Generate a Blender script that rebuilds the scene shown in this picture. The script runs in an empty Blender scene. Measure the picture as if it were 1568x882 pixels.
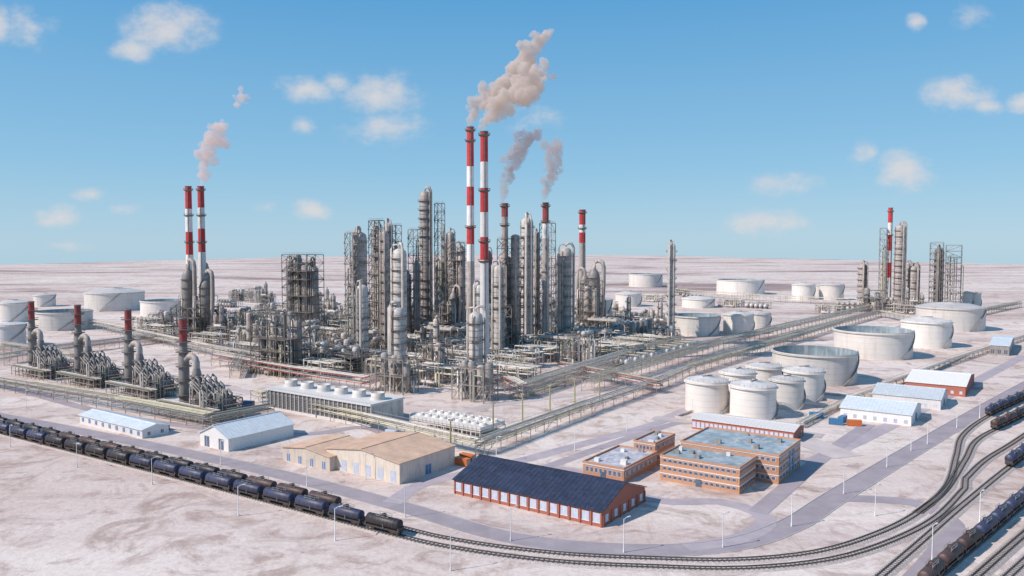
import bpy, math, random
from mathutils import Vector, noise
random.seed(7)
R=random.random
def ru(a,b): return a+(b-a)*R()
F=1200.0; H=80.0; P=math.atan(63/1200.0)
def ray(u,v):
    a=(u-784)/F; b=(441-v)/F
    return (a, math.cos(P)+b*math.sin(P), b*math.cos(P)-math.sin(P))
def G(u,v):
    d=ray(u,v); t=-H/d[2]
    return Vector((d[0]*t,d[1]*t))
def HT(u,vb,vt):
    y=G(u,vb).y; d=ray(u,vt); return H+d[2]/d[1]*y
def WD(u,v,w):
    d=ray(u,v); return w/F*(-H/d[2])
TH=math.radians(35)
AX=Vector((math.cos(TH),-math.sin(TH))); BX=Vector((math.sin(TH),math.cos(TH)))
GR=-TH
def nodes(name):
    m=bpy.data.materials.new(name); m.use_nodes=True
    nt=m.node_tree; return m,nt,nt.nodes['Principled BSDF']
def mat(name,col,rough=.6,metal=0.,var=.18,scale=.25,dirt=.25,dirtcol=(.16,.11,.08)):
    m,nt,b=nodes(name); N=nt.nodes; L=nt.links
    tc=N.new('ShaderNodeTexCoord')
    n=N.new('ShaderNodeTexNoise'); n.inputs['Scale'].default_value=scale; n.inputs['Detail'].default_value=3
    n.inputs['Roughness'].default_value=.65
    L.new(tc.outputs['Object'],n.inputs['Vector'])
    r=N.new('ShaderNodeValToRGB'); r.color_ramp.elements[0].position=.3; r.color_ramp.elements[1].position=.7
    r.color_ramp.elements[0].color=(*[c*(1-var) for c in col],1); r.color_ramp.elements[1].color=(*[min(1,c*(1+var)) for c in col],1)
    L.new(n.outputs['Fac'],r.inputs['Fac'])
    mp=N.new('ShaderNodeMapping'); mp.inputs['Scale'].default_value=(1,1,.12); L.new(tc.outputs['Object'],mp.inputs['Vector'])
    n2=N.new('ShaderNodeTexNoise'); n2.inputs['Scale'].default_value=scale*3; n2.inputs['Detail'].default_value=3
    L.new(mp.outputs['Vector'],n2.inputs['Vector'])
    r2=N.new('ShaderNodeMapRange'); r2.inputs['From Min'].default_value=.5; r2.inputs['From Max'].default_value=.75
    r2.inputs['To Max'].default_value=dirt*2; L.new(n2.outputs['Fac'],r2.inputs['Value'])
    mx=N.new('ShaderNodeMix'); mx.data_type='RGBA'; L.new(r2.outputs['Result'],mx.inputs['Factor'])
    L.new(r.outputs['Color'],mx.inputs['A']); mx.inputs['B'].default_value=(*dirtcol,1)
    oi=N.new('ShaderNodeObjectInfo'); hv=N.new('ShaderNodeHueSaturation')
    mr=N.new('ShaderNodeMapRange'); mr.inputs['To Min'].default_value=.82; mr.inputs['To Max'].default_value=1.10
    L.new(oi.outputs['Random'],mr.inputs['Value']); L.new(mr.outputs['Result'],hv.inputs['Value'])
    L.new(mx.outputs['Result'],hv.inputs['Color']); L.new(hv.outputs['Color'],b.inputs['Base Color'])
    b.inputs['Roughness'].default_value=rough; b.inputs['Metallic'].default_value=metal
    return m
M_ins=mat('insulated_steel',(.46,.405,.37),.6,.05,.22,.3,.45,(.22,.15,.12))
M_insL=mat('bright_cladding',(.62,.57,.53),.6,.05,.18,.3,.35,(.30,.22,.17))
M_dk=mat('dark_structural_steel',(.18,.165,.16),.6,.1,.3,.4,.2)
M_md=mat('galvanised_steel',(.32,.30,.28),.6,.1,.25,.4,.25)
M_pl=mat('platform_steel',(.22,.18,.16),.7,.1,.3,.5,.2)
M_wh=mat('white_tank_paint',(.74,.69,.64),.55,0,.06,.1,.18,(.45,.36,.29))
M_roofw=mat('tank_roof_paint',(.60,.57,.55),.6,0,.1,.1,.2,(.35,.28,.22))
M_red=mat('red_stack_paint',(.55,.03,.035),.55,0,.2,.3,.2)
M_redd=mat('dim_red_paint',(.33,.05,.05),.6,0,.2,.3,.3)  # darker red; the dim stack's shade is put into this colour
M_stw=mat('white_stack_paint',(.78,.75,.73),.55,0,.08,.3,.1)
M_reac=mat('reactor_lining_steel',(.28,.255,.24),.55,.1,.25,.2,.3)
M_ol=mat('pipe_rack_steel',(.40,.36,.31),.6,.05,.2,.4,.2)
M_yl=mat('pale_yellow_pipe',(.62,.57,.40),.5,0,.15,.4,.2)
M_wp=mat('white_pipe',(.70,.66,.62),.5,.05,.15,.4,.15)
M_rs=mat('red_beam_paint',(.48,.07,.06),.6,0,.2,.4,.2)
M_brick=mat('red_brick',(.45,.15,.10),.85,0,.15,2.0,.15)
M_obrick=mat('orange_brick',(.54,.28,.165),.85,0,.12,2.0,.15)
M_win=mat('window_glass',(.10,.14,.20),.15,0,.3,1.0,0)
M_winb=mat('pale_blue_panel',(.50,.56,.68),.4,0,.12,1.0,.1)
M_trim=mat('white_trim',(.77,.74,.72),.6,0,.06,1.0,.1)
M_navy=mat('navy_metal_roof',(.022,.030,.062),.6,.0,.35,.25,.15,(.07,.08,.11))
M_beige=mat('beige_roof',(.64,.44,.32),.8,0,.14,.15,.25,(.42,.31,.25))
M_cream=mat('cream_wall',(.68,.59,.50),.8,0,.08,.4,.15)
M_hroof=mat('pale_metal_roof',(.66,.70,.73),.5,.05,.08,.3,.2,(.48,.46,.45))
M_groof=mat('grey_flat_roof',(.27,.34,.38),.85,0,.3,.15,.4,(.58,.56,.58))
M_groof2=mat('patched_grey_roof',(.42,.42,.47),.85,0,.3,.25,.5,(.68,.66,.68))
M_doorb=mat('blue_door',(.13,.22,.42),.5,0,.1,1,.1)
M_or=mat('orange_container',(.60,.17,.05),.5,0,.1,1,.1)
M_blu=mat('blue_container',(.06,.22,.42),.5,0,.1,1,.1)
M_car1=mat('black_tank_paint',(.030,.028,.036),.5,.1,.3,.6,.35,(.12,.08,.06))
M_car2=mat('navy_tank_paint',(.040,.052,.11),.5,.1,.3,.6,.35,(.12,.08,.06))
M_car3=mat('brown_tank_paint',(.085,.050,.048),.55,.1,.3,.6,.35,(.12,.08,.06))
M_rail=mat('rail_steel',(.11,.095,.09),.5,.4,.2,1,.2)
M_sleep=mat('sleeper_timber',(.15,.13,.125),.9,0,.2,1,.2)
M_fan=mat('louvre_dark',(.24,.24,.245),.7,.05,.2,.5,.2)
M_lampw=mat('pole_paint',(.78,.78,.78),.5,0,.05,1,.1)
M_ylamp=mat('mast_yellow',(.38,.36,.16),.6,0,.1,1,.1)
class MB:
    def __init__(s): s.v=[];s.f=[];s.mi=[];s.mats=[];s.sm=[]
    def add(s,vs,fs,m,smooth=False):
        if m not in s.mats: s.mats.append(m)
        k=s.mats.index(m); o=len(s.v); s.v.extend(vs)
        for f in fs: s.f.append([i+o for i in f]); s.mi.append(k); s.sm.append(smooth)
    def hexa(s,vs,m): s.add(vs,[(3,2,1,0),(4,5,6,7),(0,1,5,4),(1,2,6,5),(2,3,7,6),(3,0,4,7)],m)
    def box(s,x0,y0,z0,x1,y1,z1,m):
        s.hexa([(x0,y0,z0),(x1,y0,z0),(x1,y1,z0),(x0,y1,z0),(x0,y0,z1),(x1,y0,z1),(x1,y1,z1),(x0,y1,z1)],m)
    def beam(s,p,q,w,m,h=None):
        p=Vector(p);q=Vector(q);d=(q-p)
        if d.length<1e-5:return
        d.normalize(); up=Vector((0,0,1)) if abs(d.z)<.95 else Vector((1,0,0))
        a=d.cross(up).normalized()*w/2; b=a.cross(d).normalized()*(h or w)/2
        s.hexa([tuple(x) for x in (p-a-b,p+a-b,p+a+b,p-a+b,q-a-b,q+a-b,q+a+b,q-a+b)],m)
    def rev(s,prof,c,n,m,smooth=True,a0=0,a1=2*math.pi):
        full=abs(a1-a0-2*math.pi)<1e-4; k=n if full else n+1
        vs=[];fs=[]
        for r,z in prof:
            for i in range(k):
                a=a0+(a1-a0)*i/n; vs.append((c[0]+r*math.cos(a),c[1]+r*math.sin(a),c[2]+z))
        for j in range(len(prof)-1):
            for i in range(n):
                i2=(i+1)%k
                fs.append((j*k+i,j*k+i2,(j+1)*k+i2,(j+1)*k+i))
        s.add(vs,fs,m,smooth)
    def tube(s,pts,r,m,n=6,cap=True,radii=None):
        pts=[Vector(p) for p in pts]; vs=[];fs=[]
        for i,p in enumerate(pts):
            t=(pts[min(i+1,len(pts)-1)]-pts[max(i-1,0)]).normalized()
            up=Vector((0,0,1)) if abs(t.z)<.9 else Vector((1,.01,0))
            a=t.cross(up).normalized(); b=a.cross(t).normalized()
            rr=radii[i] if radii else r
            for j in range(n):
                q=2*math.pi*j/n; vs.append(tuple(p+a*math.cos(q)*rr+b*math.sin(q)*rr))
        for i in range(len(pts)-1):
            for j in range(n): fs.append((i*n+j,i*n+(j+1)%n,(i+1)*n+(j+1)%n,(i+1)*n+j))
        s.add(vs,fs,m,True)
        if cap:
            o=len(pts)-1
            s.add(vs[:n]+vs[o*n:],[tuple(range(n)),tuple(range(n,2*n))],m)
    def mesh(s,name):
        me=bpy.data.meshes.new(name); me.from_pydata(s.v,[],s.f)
        for m in s.mats: me.materials.append(m)
        me.polygons.foreach_set('material_index',s.mi); me.polygons.foreach_set('use_smooth',s.sm)
        me.update(); return me
def put(name,me,xy=(0,0),rot=GR,z=0,sc=(1,1,1),parent=None):
    o=bpy.data.objects.new(name,me); bpy.context.scene.collection.objects.link(o)
    o.location=(xy[0],xy[1],z); o.rotation_euler=(0,0,rot); o.scale=sc
    if parent: o.parent=parent
    return o
def putparts(name,parts,xy,rot=GR):
    e=put(name,None,xy,rot); e.empty_display_size=2
    for k,b in parts.items():
        if b.f: put(k,b.mesh(k),(0,0),0,parent=e)
    return e
def smooth_path(pts,step=6):
    pts=[Vector((p[0],p[1])) for p in pts]; out=[]
    P0=[pts[0]*2-pts[1]]+pts+[pts[-1]*2-pts[-2]]
    for i in range(1,len(P0)-2):
        a,b,c,d=P0[i-1:i+3]; n=max(2,int((c-b).length/step))
        for k in range(n):
            t=k/n
            out.append(.5*((2*b)+(c-a)*t+(2*a-5*b+4*c-d)*t*t+(3*b-a-3*c+d)*t**3))
    out.append(pts[-1]); return out
def resample(pts,step):
    out=[];acc=0;nxt=0
    for a,b in zip(pts,pts[1:]):
        L=(b-a).length
        while nxt<=acc+L and L>0:
            t=(nxt-acc)/L; out.append((a.lerp(b,t),(b-a).normalized())); nxt+=step
        acc+=L
    return out
def add_column(b,c,r,h,npl,m=M_ins,riser=True,seed=0,z0=0):
    rn=random.Random(seed)
    b.rev([(r*1.1,z0),(r*1.05,z0+h*.05),(r,z0+h*.07),(r,z0+h-r*.9),(r*.88,z0+h-r*.4),(r*.5,z0+h-r*.1),(0.01,z0+h)],c,20,m)
    nb=max(3,int(h/4))
    for i in range(1,nb):
        z=z0+h*.07+(h*.85)*i/nb
        b.rev([(r*.99,z),(r*1.035,z),(r*1.035,z+.3),(r*.99,z+.3)],c,20,M_md)
    pw=1.4
    for i in range(npl):
        z=z0+h*(.12+.84*(i+.5)/npl)
        a0=rn.uniform(0,6.28); a1=a0+(2*math.pi if rn.random()<.45 else rn.uniform(2.5,4.8))
        b.rev([(r,z),(r+pw,z),(r+pw,z+.28),(r,z+.28)],c,16,M_pl,False,a0,a1)
        b.rev([(r+pw-.08,z+1.15),(r+pw+.08,z+1.15),(r+pw+.08,z+1.3),(r+pw-.08,z+1.3),(r+pw-.08,z+1.15)],c,16,M_pl,False,a0,a1)
        for k in range(9):
            a=a0+(a1-a0)*k/8
            x=c[0]+(r+pw)*math.cos(a);y=c[1]+(r+pw)*math.sin(a)
            b.beam((x,y,c[2]+z),(x,y,c[2]+z+1.2),.12,M_pl)
            if k%2==0: b.beam((c[0]+r*math.cos(a),c[1]+r*math.sin(a),c[2]+z-1.4),(x,y,c[2]+z),.16,M_pl)
    a=rn.uniform(3.2,6.0)
    x=c[0]+(r+.5)*math.cos(a);y=c[1]+(r+.5)*math.sin(a)
    b.beam((x,y,c[2]+z0),(x,y,c[2]+z0+h*.97),.55,M_pl,.3)
    if riser:
        for q,rr in ((rn.uniform(3,6.3),.22),(rn.uniform(2.5,6.3),.14)):
            rp=max(.3,r*rr); dx=math.cos(q);dy=math.sin(q);k=r+rp+.5
            zt=z0+h
            b.tube([(c[0],c[1],c[2]+zt-.3),(c[0],c[1],c[2]+zt+1.2*rp+.8),(c[0]+dx*k*.3,c[1]+dy*k*.3,c[2]+zt+2*rp+1.2),(c[0]+dx*k*.75,c[1]+dy*k*.75,c[2]+zt+2*rp+1),
                    (c[0]+dx*k,c[1]+dy*k,c[2]+zt-.5),(c[0]+dx*k,c[1]+dy*k,c[2]+z0+3)],rp,m,8)
def add_lattice(b,x0,y0,x1,y1,h,lev,m=M_md,w=.38,nx=1,ny=1,z0=0,deck=.6,seed=1,brace=True):
    rn=random.Random(seed)
    xs=[x0+(x1-x0)*i/nx for i in range(nx+1)]; ys=[y0+(y1-y0)*i/ny for i in range(ny+1)]
    for x in xs:
        for y in ys: b.beam((x,y,z0),(x,y,z0+h),w,m)
    for l in range(1,lev+1):
        z=z0+h*l/lev; zp=z0+h*(l-1)/lev
        for y in ys: b.beam((x0,y,z),(x1,y,z),w*.8,m)
        for x in xs: b.beam((x,y0,z),(x,y1,z),w*.8,m)
        if brace:
            for i in range(nx):
                for y in (y0,y1):
                    if (l+i)%2: b.beam((xs[i],y,zp),(xs[i+1],y,z),w*.5,m)
                    else: b.beam((xs[i+1],y,zp),(xs[i],y,z),w*.5,m)
            for j in range(ny):
                for x in (x0,x1):
                    if (l+j)%2: b.beam((x,ys[j],zp),(x,ys[j+1],z),w*.5,m)
                    else: b.beam((x,ys[j+1],zp),(x,ys[j],z),w*.5,m)
        if rn.random()<deck and (l<lev or (x1-x0)<14):
            b.box(x0,y0,z+.3,x1,y1,z+.42,M_pl)
            for (p,q) in (((x0,y0),(x1,y0)),((x1,y0),(x1,y1)),((x1,y1),(x0,y1)),((x0,y1),(x0,y0))):
                b.beam((*p,z+1.5),(*q,z+1.5),.13,m)
        elif l==lev:
            for (ya,yb) in ((y0,y0+1.6),(y1-1.6,y1)): b.box(x0,ya,z+.3,x1,yb,z+.42,M_pl)
            for (p,q) in (((x0,y0),(x1,y0)),((x1,y0),(x1,y1)),((x1,y1),(x0,y1)),((x0,y1),(x0,y0))):
                b.beam((*p,z+1.5),(*q,z+1.5),.13,m)
        if rn.random()<.7:
            b.beam((x0,y0-.9,zp),(x0+(x1-x0)*.5,y0-.9,z),.6,m,.25)
def add_hdrum(b,c,L,r,ax,m=M_insL):
    cx,cy,cz=c
    pr=[(-L/2-r*.45,.02),(-L/2-r*.35,r*.5),(-L/2-r*.15,r*.85),(-L/2,r),(-L/6,r),(L/6,r),(L/2,r),(L/2+r*.15,r*.85),(L/2+r*.35,r*.5),(L/2+r*.45,.02)]
    f=(lambda t:(cx+t,cy,cz)) if ax=='x' else (lambda t:(cx,cy+t,cz))
    b.tube([f(t) for t,_ in pr],r,m,12,False,[q for _,q in pr])
    for t in (-L*.3,L*.3):
        p=f(t)
        if ax=='x': b.box(p[0]-.35,p[1]-r*.8,0 if cz<8 else cz-r-1,p[0]+.35,p[1]+r*.8,cz-r*.5,M_md)
        else: b.box(p[0]-r*.8,p[1]-.35,0 if cz<8 else cz-r-1,p[0]+r*.8,p[1]+.35,cz-r*.5,M_md)
    p=f(0); b.rev([(r*.3,0),(r*.3,r*.6),(r*.4,r*.6),(r*.4,r*.75),(0.01,r*.75)],(p[0],p[1],cz+r*.9),8,m)
def add_vvessel(b,c,r,z0,h,m=M_insL):
    b.rev([(.01,z0),(r*.6,z0+r*.15),(r,z0+r*.5),(r,z0+h-r*.5),(r*.7,z0+h-r*.15),(.01,z0+h)],c,14,m)
    for k in range(4):
        a=k*math.pi/2+.7; x=c[0]+r*.9*math.cos(a);y=c[1]+r*.9*math.sin(a)
        b.beam((x,y,c[2]),(x,y,c[2]+z0+r),.35,M_md)
PM=[M_wp,M_insL,M_ins,M_md,M_yl]
def add_pipes(b,x0,y0,x1,y1,z0,z1,n,rn):
    for _ in range(n):
        x=rn.uniform(x0,x1);y=rn.uniform(y0,y1);z=rn.uniform(z0,z1);r=rn.choice([.2,.25,.35,.5]);m=rn.choice(PM)
        k=rn.randint(0,2)
        if k==0:
            x2=rn.uniform(x0,x1); b.tube([(x,y,.3),(x,y,z-.4),(x+(.4 if x2>x else -.4),y,z),(x2,y,z),(x2,y,z-2.5)],r,m)
        elif k==1:
            y2=rn.uniform(y0,y1); b.tube([(x,y,.3),(x,y,z),(x,y2,z),(x,y2,z-3)],r,m)
        else:
            zz=rn.uniform(z,z1+2); b.tube([(x,y,.3),(x,y,zz),(x+1.2,y,zz+.8),(x+2.4,y,zz),(x+2.4,y,.3)],r,m)
def mod_frame(seed):
    rn=random.Random(seed); b=MB(); h=rn.uniform(11,20)
    add_lattice(b,-12,-8,12,8,h,rn.randint(2,4),rn.choice([M_md,M_dk]),.36,3,2,deck=.7,seed=seed)
    for i in range(rn.randint(2,4)):
        add_vvessel(b,(rn.uniform(-10,10),rn.uniform(-6,6),0),rn.uniform(1.5,2.6),rn.uniform(2,6),rn.uniform(8,h),rn.choice([M_ins,M_insL,M_reac]))
    for i in range(3): add_hdrum(b,(rn.uniform(-7,7),rn.uniform(-5,5),h+2.2),rn.uniform(6,9),rn.uniform(1,1.6),'y',rn.choice([M_ins,M_insL]))
    add_pipes(b,-13,-9,13,9,4,h,26,rn); return b.mesh('frame_unit')
def mod_drums(seed):
    rn=random.Random(seed); b=MB(); n=5; m=rn.choice([M_insL,M_wh])
    for i in range(n): add_hdrum(b,(-12+6*i,-3,4.2),11,1.9,'y',m)
    if rn.random()<.5:
        for i in range(n): add_hdrum(b,(-12+6*i,-3,9.2),8,1.3,'y',M_insL)
        add_lattice(b,-15,-8,15,2,7.3,1,M_md,.3,5,1,deck=0,brace=False)
    b.beam((-15,9,7),(15,9,7),.4,M_ol); b.beam((-15,12,7),(15,12,7),.4,M_ol)
    for x in (-14,-5,5,14):
        b.beam((x,9,0),(x,9,7),.35,M_ol); b.beam((x,12,0),(x,12,7),.35,M_ol); b.beam((x,9,7),(x,12,7),.35,M_ol)
    for k in range(5): b.tube([(-15,9.3+.6*k,7.6),(15,9.3+.6*k,7.6)],.22,rn.choice(PM))
    add_pipes(b,-14,3,14,9,3,8,14,rn); return b.mesh('drum_row')
def mod_cols(seed):
    rn=random.Random(seed); b=MB()
    for i in range(3):
        h=rn.uniform(16,32); add_column(b,(-9+9*i,rn.uniform(-3,5),0),rn.uniform(1.3,2.4),h,int(h/8),rn.choice([M_ins,M_insL]),True,seed*7+i)
    add_lattice(b,-13,-8,13,-4,rn.uniform(8,13),2,M_md,.3,4,1,deck=1,seed=seed)
    add_hdrum(b,(0,-6,12.5),9,1.4,'x'); add_pipes(b,-13,-8,13,8,3,14,22,rn); return b.mesh('column_group')
def mod_pipes(seed):
    rn=random.Random(seed); b=MB()
    for y in (-5,3):
        for z in (6,9.5):
            for k in range(7): b.tube([(-16,y+.7*k,z+.5),(16,y+.7*k,z+.5)],rn.choice([.2,.28,.35]),rn.choice(PM))
        for x in (-15,-7,0,7,15):
            b.beam((x,y-.6,0),(x,y-.6,10.5),.34,M_ol); b.beam((x,y+5,0),(x,y+5,10.5),.34,M_ol)
            for z in (6,9.5): b.beam((x,y-.6,z),(x,y+5,z),.3,rn.choice([M_ol,M_ol,M_rs]))
    for i in range(6): add_hdrum(b,(rn.uniform(-14,14),rn.uniform(-14,-9),2.2),4,.9,'x',rn.choice([M_insL,M_wh]))
    add_pipes(b,-15,-14,15,12,2,12,22,rn); return b.mesh('pipe_bank')
def mod_air(seed):
    rn=random.Random(seed); b=MB(); h=rn.uniform(11,16)
    add_lattice(b,-14,-5,14,5,h,2,M_md,.34,4,1,deck=0,seed=seed)
    b.box(-14.5,-5.5,h+.5,14.5,5.5,h+2.2,M_insL)
    for i in range(5): b.rev([(2.4,0),(2.1,1.3),(1.9,1.3),(2.0,.2),(.01,.1)],(-11.6+5.8*i,0,h+2.2),14,M_md)
    for i in range(3): add_vvessel(b,(rn.uniform(-11,11),9,0),1.7,2,rn.uniform(7,11))
    add_pipes(b,-14,-7,14,8,3,h,16,rn); return b.mesh('air_cooler_bank')
# ---------------------------------------------------------------- ground
def grad_h(x,y):
    d=math.hypot(x,y-700); k=max(0,min(1,(d-1600)/1800)); k=k*k*(3-2*k)
    return k*5*(noise.noise(Vector((x/700,y/1300,0)))+.5*noise.noise(Vector((x/250,y/420,3))))
vs=[];fs=[];NA=192;ss=[0]+[.02*i for i in range(1,50)]+[1,1.02,1.05,1.1,1.2,1.4,1.8,2.6]
for s in ss[1:]:
    for i in range(NA):
        a=2*math.pi*i/NA; x=2423*s*math.cos(a); y=1500+7200*s*math.sin(a)
        z=grad_h(x,y)
        if s>1: z-= (s-1)*900
        elif s>.96: z-= ((s-.96)/.04)**2*6
        vs.append((x,y,z))
vs.append((0,1500,0)); nr=len(ss)-1
for i in range(NA): fs.append((len(vs)-1,i,(i+1)%NA))
for j in range(nr-1):
    for i in range(NA): fs.append((j*NA+i,(j+1)*NA+i,(j+1)*NA+(i+1)%NA,j*NA+(i+1)%NA))
m,nt,b=nodes('pale_saline_soil'); N=nt.nodes;L=nt.links
tc=N.new('ShaderNodeTexCoord')
def nz(scale,detail,vecscale=None,rot=0,rough=.6,dist=0):
    n=N.new('ShaderNodeTexNoise'); n.inputs['Scale'].default_value=scale; n.inputs['Detail'].default_value=detail; n.inputs['Roughness'].default_value=rough
    n.inputs['Distortion'].default_value=dist
    mp=N.new('ShaderNodeMapping'); L.new(tc.outputs['Object'],mp.inputs['Vector'])
    if vecscale: mp.inputs['Scale'].default_value=vecscale
    mp.inputs['Rotation'].default_value=(0,0,rot)
    L.new(mp.outputs['Vector'],n.inputs['Vector']); return n.outputs['Fac']
def ramp(src,stops):
    r=N.new('ShaderNodeValToRGB'); e=r.color_ramp.elements
    while len(e)<len(stops): e.new(.5)
    for k,(p,c) in enumerate(stops): e[k].position=p; e[k].color=(*c,1)
    L.new(src,r.inputs['Fac']); return r.outputs['Color']
def mul(a,c,f=1):
    x=N.new('ShaderNodeMix'); x.data_type='RGBA'; x.blend_type='MULTIPLY'; x.inputs['Factor'].default_value=f
    L.new(a,x.inputs['A']); L.new(c,x.inputs['B']); return x.outputs['Result']
c0=ramp(nz(.006,7,rough=.65),[(.3,(.64,.53,.475)),(.5,(.74,.645,.59)),(.7,(.80,.72,.67))])
c1=ramp(nz(.045,6,rough=.7,dist=1.5),[(.36,(.62,.54,.52)),(.5,(1,1,1)),(.75,(1.0,1.0,1.0))])
c2=ramp(nz(.5,4),[(.25,(.82,.79,.78)),(.6,(1,1,1))])
c3=ramp(nz(.0022,6,(.6,1.6,1),.1,.6,1.0),[(.37,(.42,.34,.36)),(.45,(.88,.83,.83)),(.55,(1,1,1))])
c4=ramp(nz(.02,7,(.16,1,1),.35,.75,.6),[(.37,(.72,.66,.66)),(.5,(1,1,1))])
c5=ramp(nz(.11,4,(1,.10,1),-.6,.7,.4),[(.34,(.80,.76,.75)),(.42,(1,1,1))])
col=mul(mul(mul(mul(mul(c0,c1,.85),c2,.85),c3,.85),c4,.7),c5,.6)
L.new(col,b.inputs['Base Color']); b.inputs['Roughness'].default_value=.95; b.inputs['Specular IOR Level'].default_value=.2
bp=N.new('ShaderNodeBump'); bp.inputs['Strength'].default_value=.4; bp.inputs['Distance'].default_value=.4
L.new(nz(.6,2),bp.inputs['Height']); L.new(bp.outputs['Normal'],b.inputs['Normal'])
me=bpy.data.meshes.new('ground'); me.from_pydata(vs,[],fs); me.materials.append(m)
me.polygons.foreach_set('use_smooth',[True]*len(fs)); me.update(); put('ground',me,rot=0)
M_road=mat('sun_bleached_asphalt',(.41,.35,.38),.9,0,.12,.08,.2,(.54,.47,.46))
M_pave=mat('dusty_hardstanding',(.58,.50,.48),.9,0,.12,.05,.25,(.44,.38,.38))
M_kerb=mat('concrete_kerb',(.58,.54,.51),.9,0,.1,.5,.1)
def ribbon(b,pts,w,z,m,kerb=False,edge=None):
    n=len(pts); T=[]
    for i,p in enumerate(pts):
        t=(pts[min(i+1,n-1)]-pts[max(i-1,0)]).normalized(); T.append(Vector((-t.y,t.x)))
    def strip(o0,o1,z0,z1,mm):
        vs=[];fs=[]
        for p,t in zip(pts,T):
            a=p+t*o0;c=p+t*o1; vs+= [(a.x,a.y,z0),(c.x,c.y,z1)]
        for i in range(n-1): fs.append((2*i,2*i+1,2*i+3,2*i+2))
        b.add(vs,fs,mm)
    strip(w/2,-w/2,z,z,m)
    if kerb:
        for s in (1,-1):
            a=s*w/2; c=s*(w/2+.25)
            strip(a,a,z,z+.12,M_kerb); strip(a,c,z+.12,z+.12,M_kerb); strip(c,c,z+.12,0,M_kerb)
zr=[.02]
def road(px,w,m=M_road,kerb=True,name='road'):
    zr[0]+=.006
    b=MB(); ribbon(b,smooth_path([G(*p) for p in px],5),w,zr[0],m,kerb); put(name,b.mesh(name),rot=0)
road([(-200,600),(120,660),(380,715),(600,772),(780,823),(960,842),(1110,836),(1212,804),(1290,755),(1440,665),(1568,592),(1700,520)],8)
road([(600,770),(650,740),(760,715),(870,686),(1000,650),(1050,628),(1200,575),(1330,520),(1450,470)],6.5,kerb=False)
road([(835,716),(880,722),(1000,765),(1100,768),(1160,785),(1172,803),(1130,825),(1050,838)],6,kerb=False)
road([(838,715),(950,675),(1060,640)],5,kerb=False)
road([(1240,708),(1330,668),(1440,612),(1568,545)],7,kerb=False)
road([(1280,762),(1400,770),(1455,800),(1445,840),(1395,900)],7,kerb=False)
road([(300,690),(420,660),(620,715)],5,M_pave,False)
road([(0,590),(200,640),(440,665),(560,655),(640,690),(740,712)],6,kerb=False)
road([(330,590),(600,640),(760,620),(960,590),(1030,560)],7,M_pave,False)
road([(1160,785),(1260,700),(1330,650)],6,M_road,False)
road([(600,500),(420,470),(200,455),(-100,445)],10,M_pave,False)
road([(1040,640),(1180,660),(1300,700)],14,M_pave,False,'paved_yard')
road([(1000,640),(1150,655),(1260,668)],9,M_pave,False,'paved_yard')
M_bal=mat('track_ballast',(.50,.43,.40),.95,0,.25,1.5,.3)
def track(px=None,pts=None):
    c=smooth_path([G(*p) for p in px],5) if px else pts
    b=MB(); n=len(c)
    ribbon(b,c,3.0,.36,M_bal)
    T=[(c[min(i+1,n-1)]-c[max(i-1,0)]).normalized() for i in range(n)]
    for s in (1,-1):
        vs=[];fs=[]
        for p,t in zip(c,T):
            q=Vector((-t.y,t.x))*s; a=p+q*1.5; d=p+q*2.2
            vs+=[(a.x,a.y,.36),(d.x,d.y,0)]
        for i in range(n-1): fs.append((2*i,2*i+1,2*i+3,2*i+2))
        b.add(vs,fs,M_bal)
    for p,t in resample(c,1.3):
        if p.y<700:
            q=Vector((-t.y,t.x)); b.beam((p.x-q.x*1.3,p.y-q.y*1.3,.42),(p.x+q.x*1.3,p.y+q.y*1.3,.42),.32,M_sleep,.16)
    for s in (.75,-.75):
        vs=[];fs=[]
        for p,t in zip(c,T):
            q=Vector((-t.y,t.x)); a=p+q*(s-.12);d=p+q*(s+.12)
            vs+=[(a.x,a.y,.5),(a.x,a.y,.68),(d.x,d.y,.68),(d.x,d.y,.5)]
        for i in range(n-1):
            for k in range(3): fs.append((4*i+k,4*i+k+1,4*i+k+5,4*i+k+4))
        b.add(vs,fs,M_rail)
    put('railway_track',b.mesh('railway_track'),rot=0); return c
def offset(c,o):
    n=len(c);out=[]
    for i,p in enumerate(c):
        t=(c[min(i+1,n-1)]-c[max(i-1,0)]).normalized(); out.append(p+Vector((-t.y,t.x))*o)
    return out
main=[(-160,612),(0,655),(290,727),(580,801),(700,829),(850,849),(1000,857),(1130,859),(1250,847),(1340,820),(1405,787),(1450,745)]
t1=track(px=main+[(1464,700),(1474,668),(1510,640),(1568,612),(1680,560)])
cm=smooth_path([G(*p) for p in main],5)
t2=track(pts=offset(cm,-5.2)+smooth_path([G(*p) for p in [(1478,735),(1510,705),(1568,668),(1680,590)]],5))
t3=track(px=[(1405,787),(1448,752),(1478,705),(1500,672),(1568,637),(1680,575)])
r1=track(px=[(1395,925),(1450,872),(1510,822),(1568,772),(1640,715),(1800,610)])
r2=track(px=[(1450,925),(1500,880),(1568,820),(1650,750),(1800,650)])
r3=track(px=[(1500,925),(1568,862),(1660,780),(1800,690)])
r4=track(px=[(1330,900),(1400,840),(1480,770),(1568,700),(1680,625)])
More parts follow.
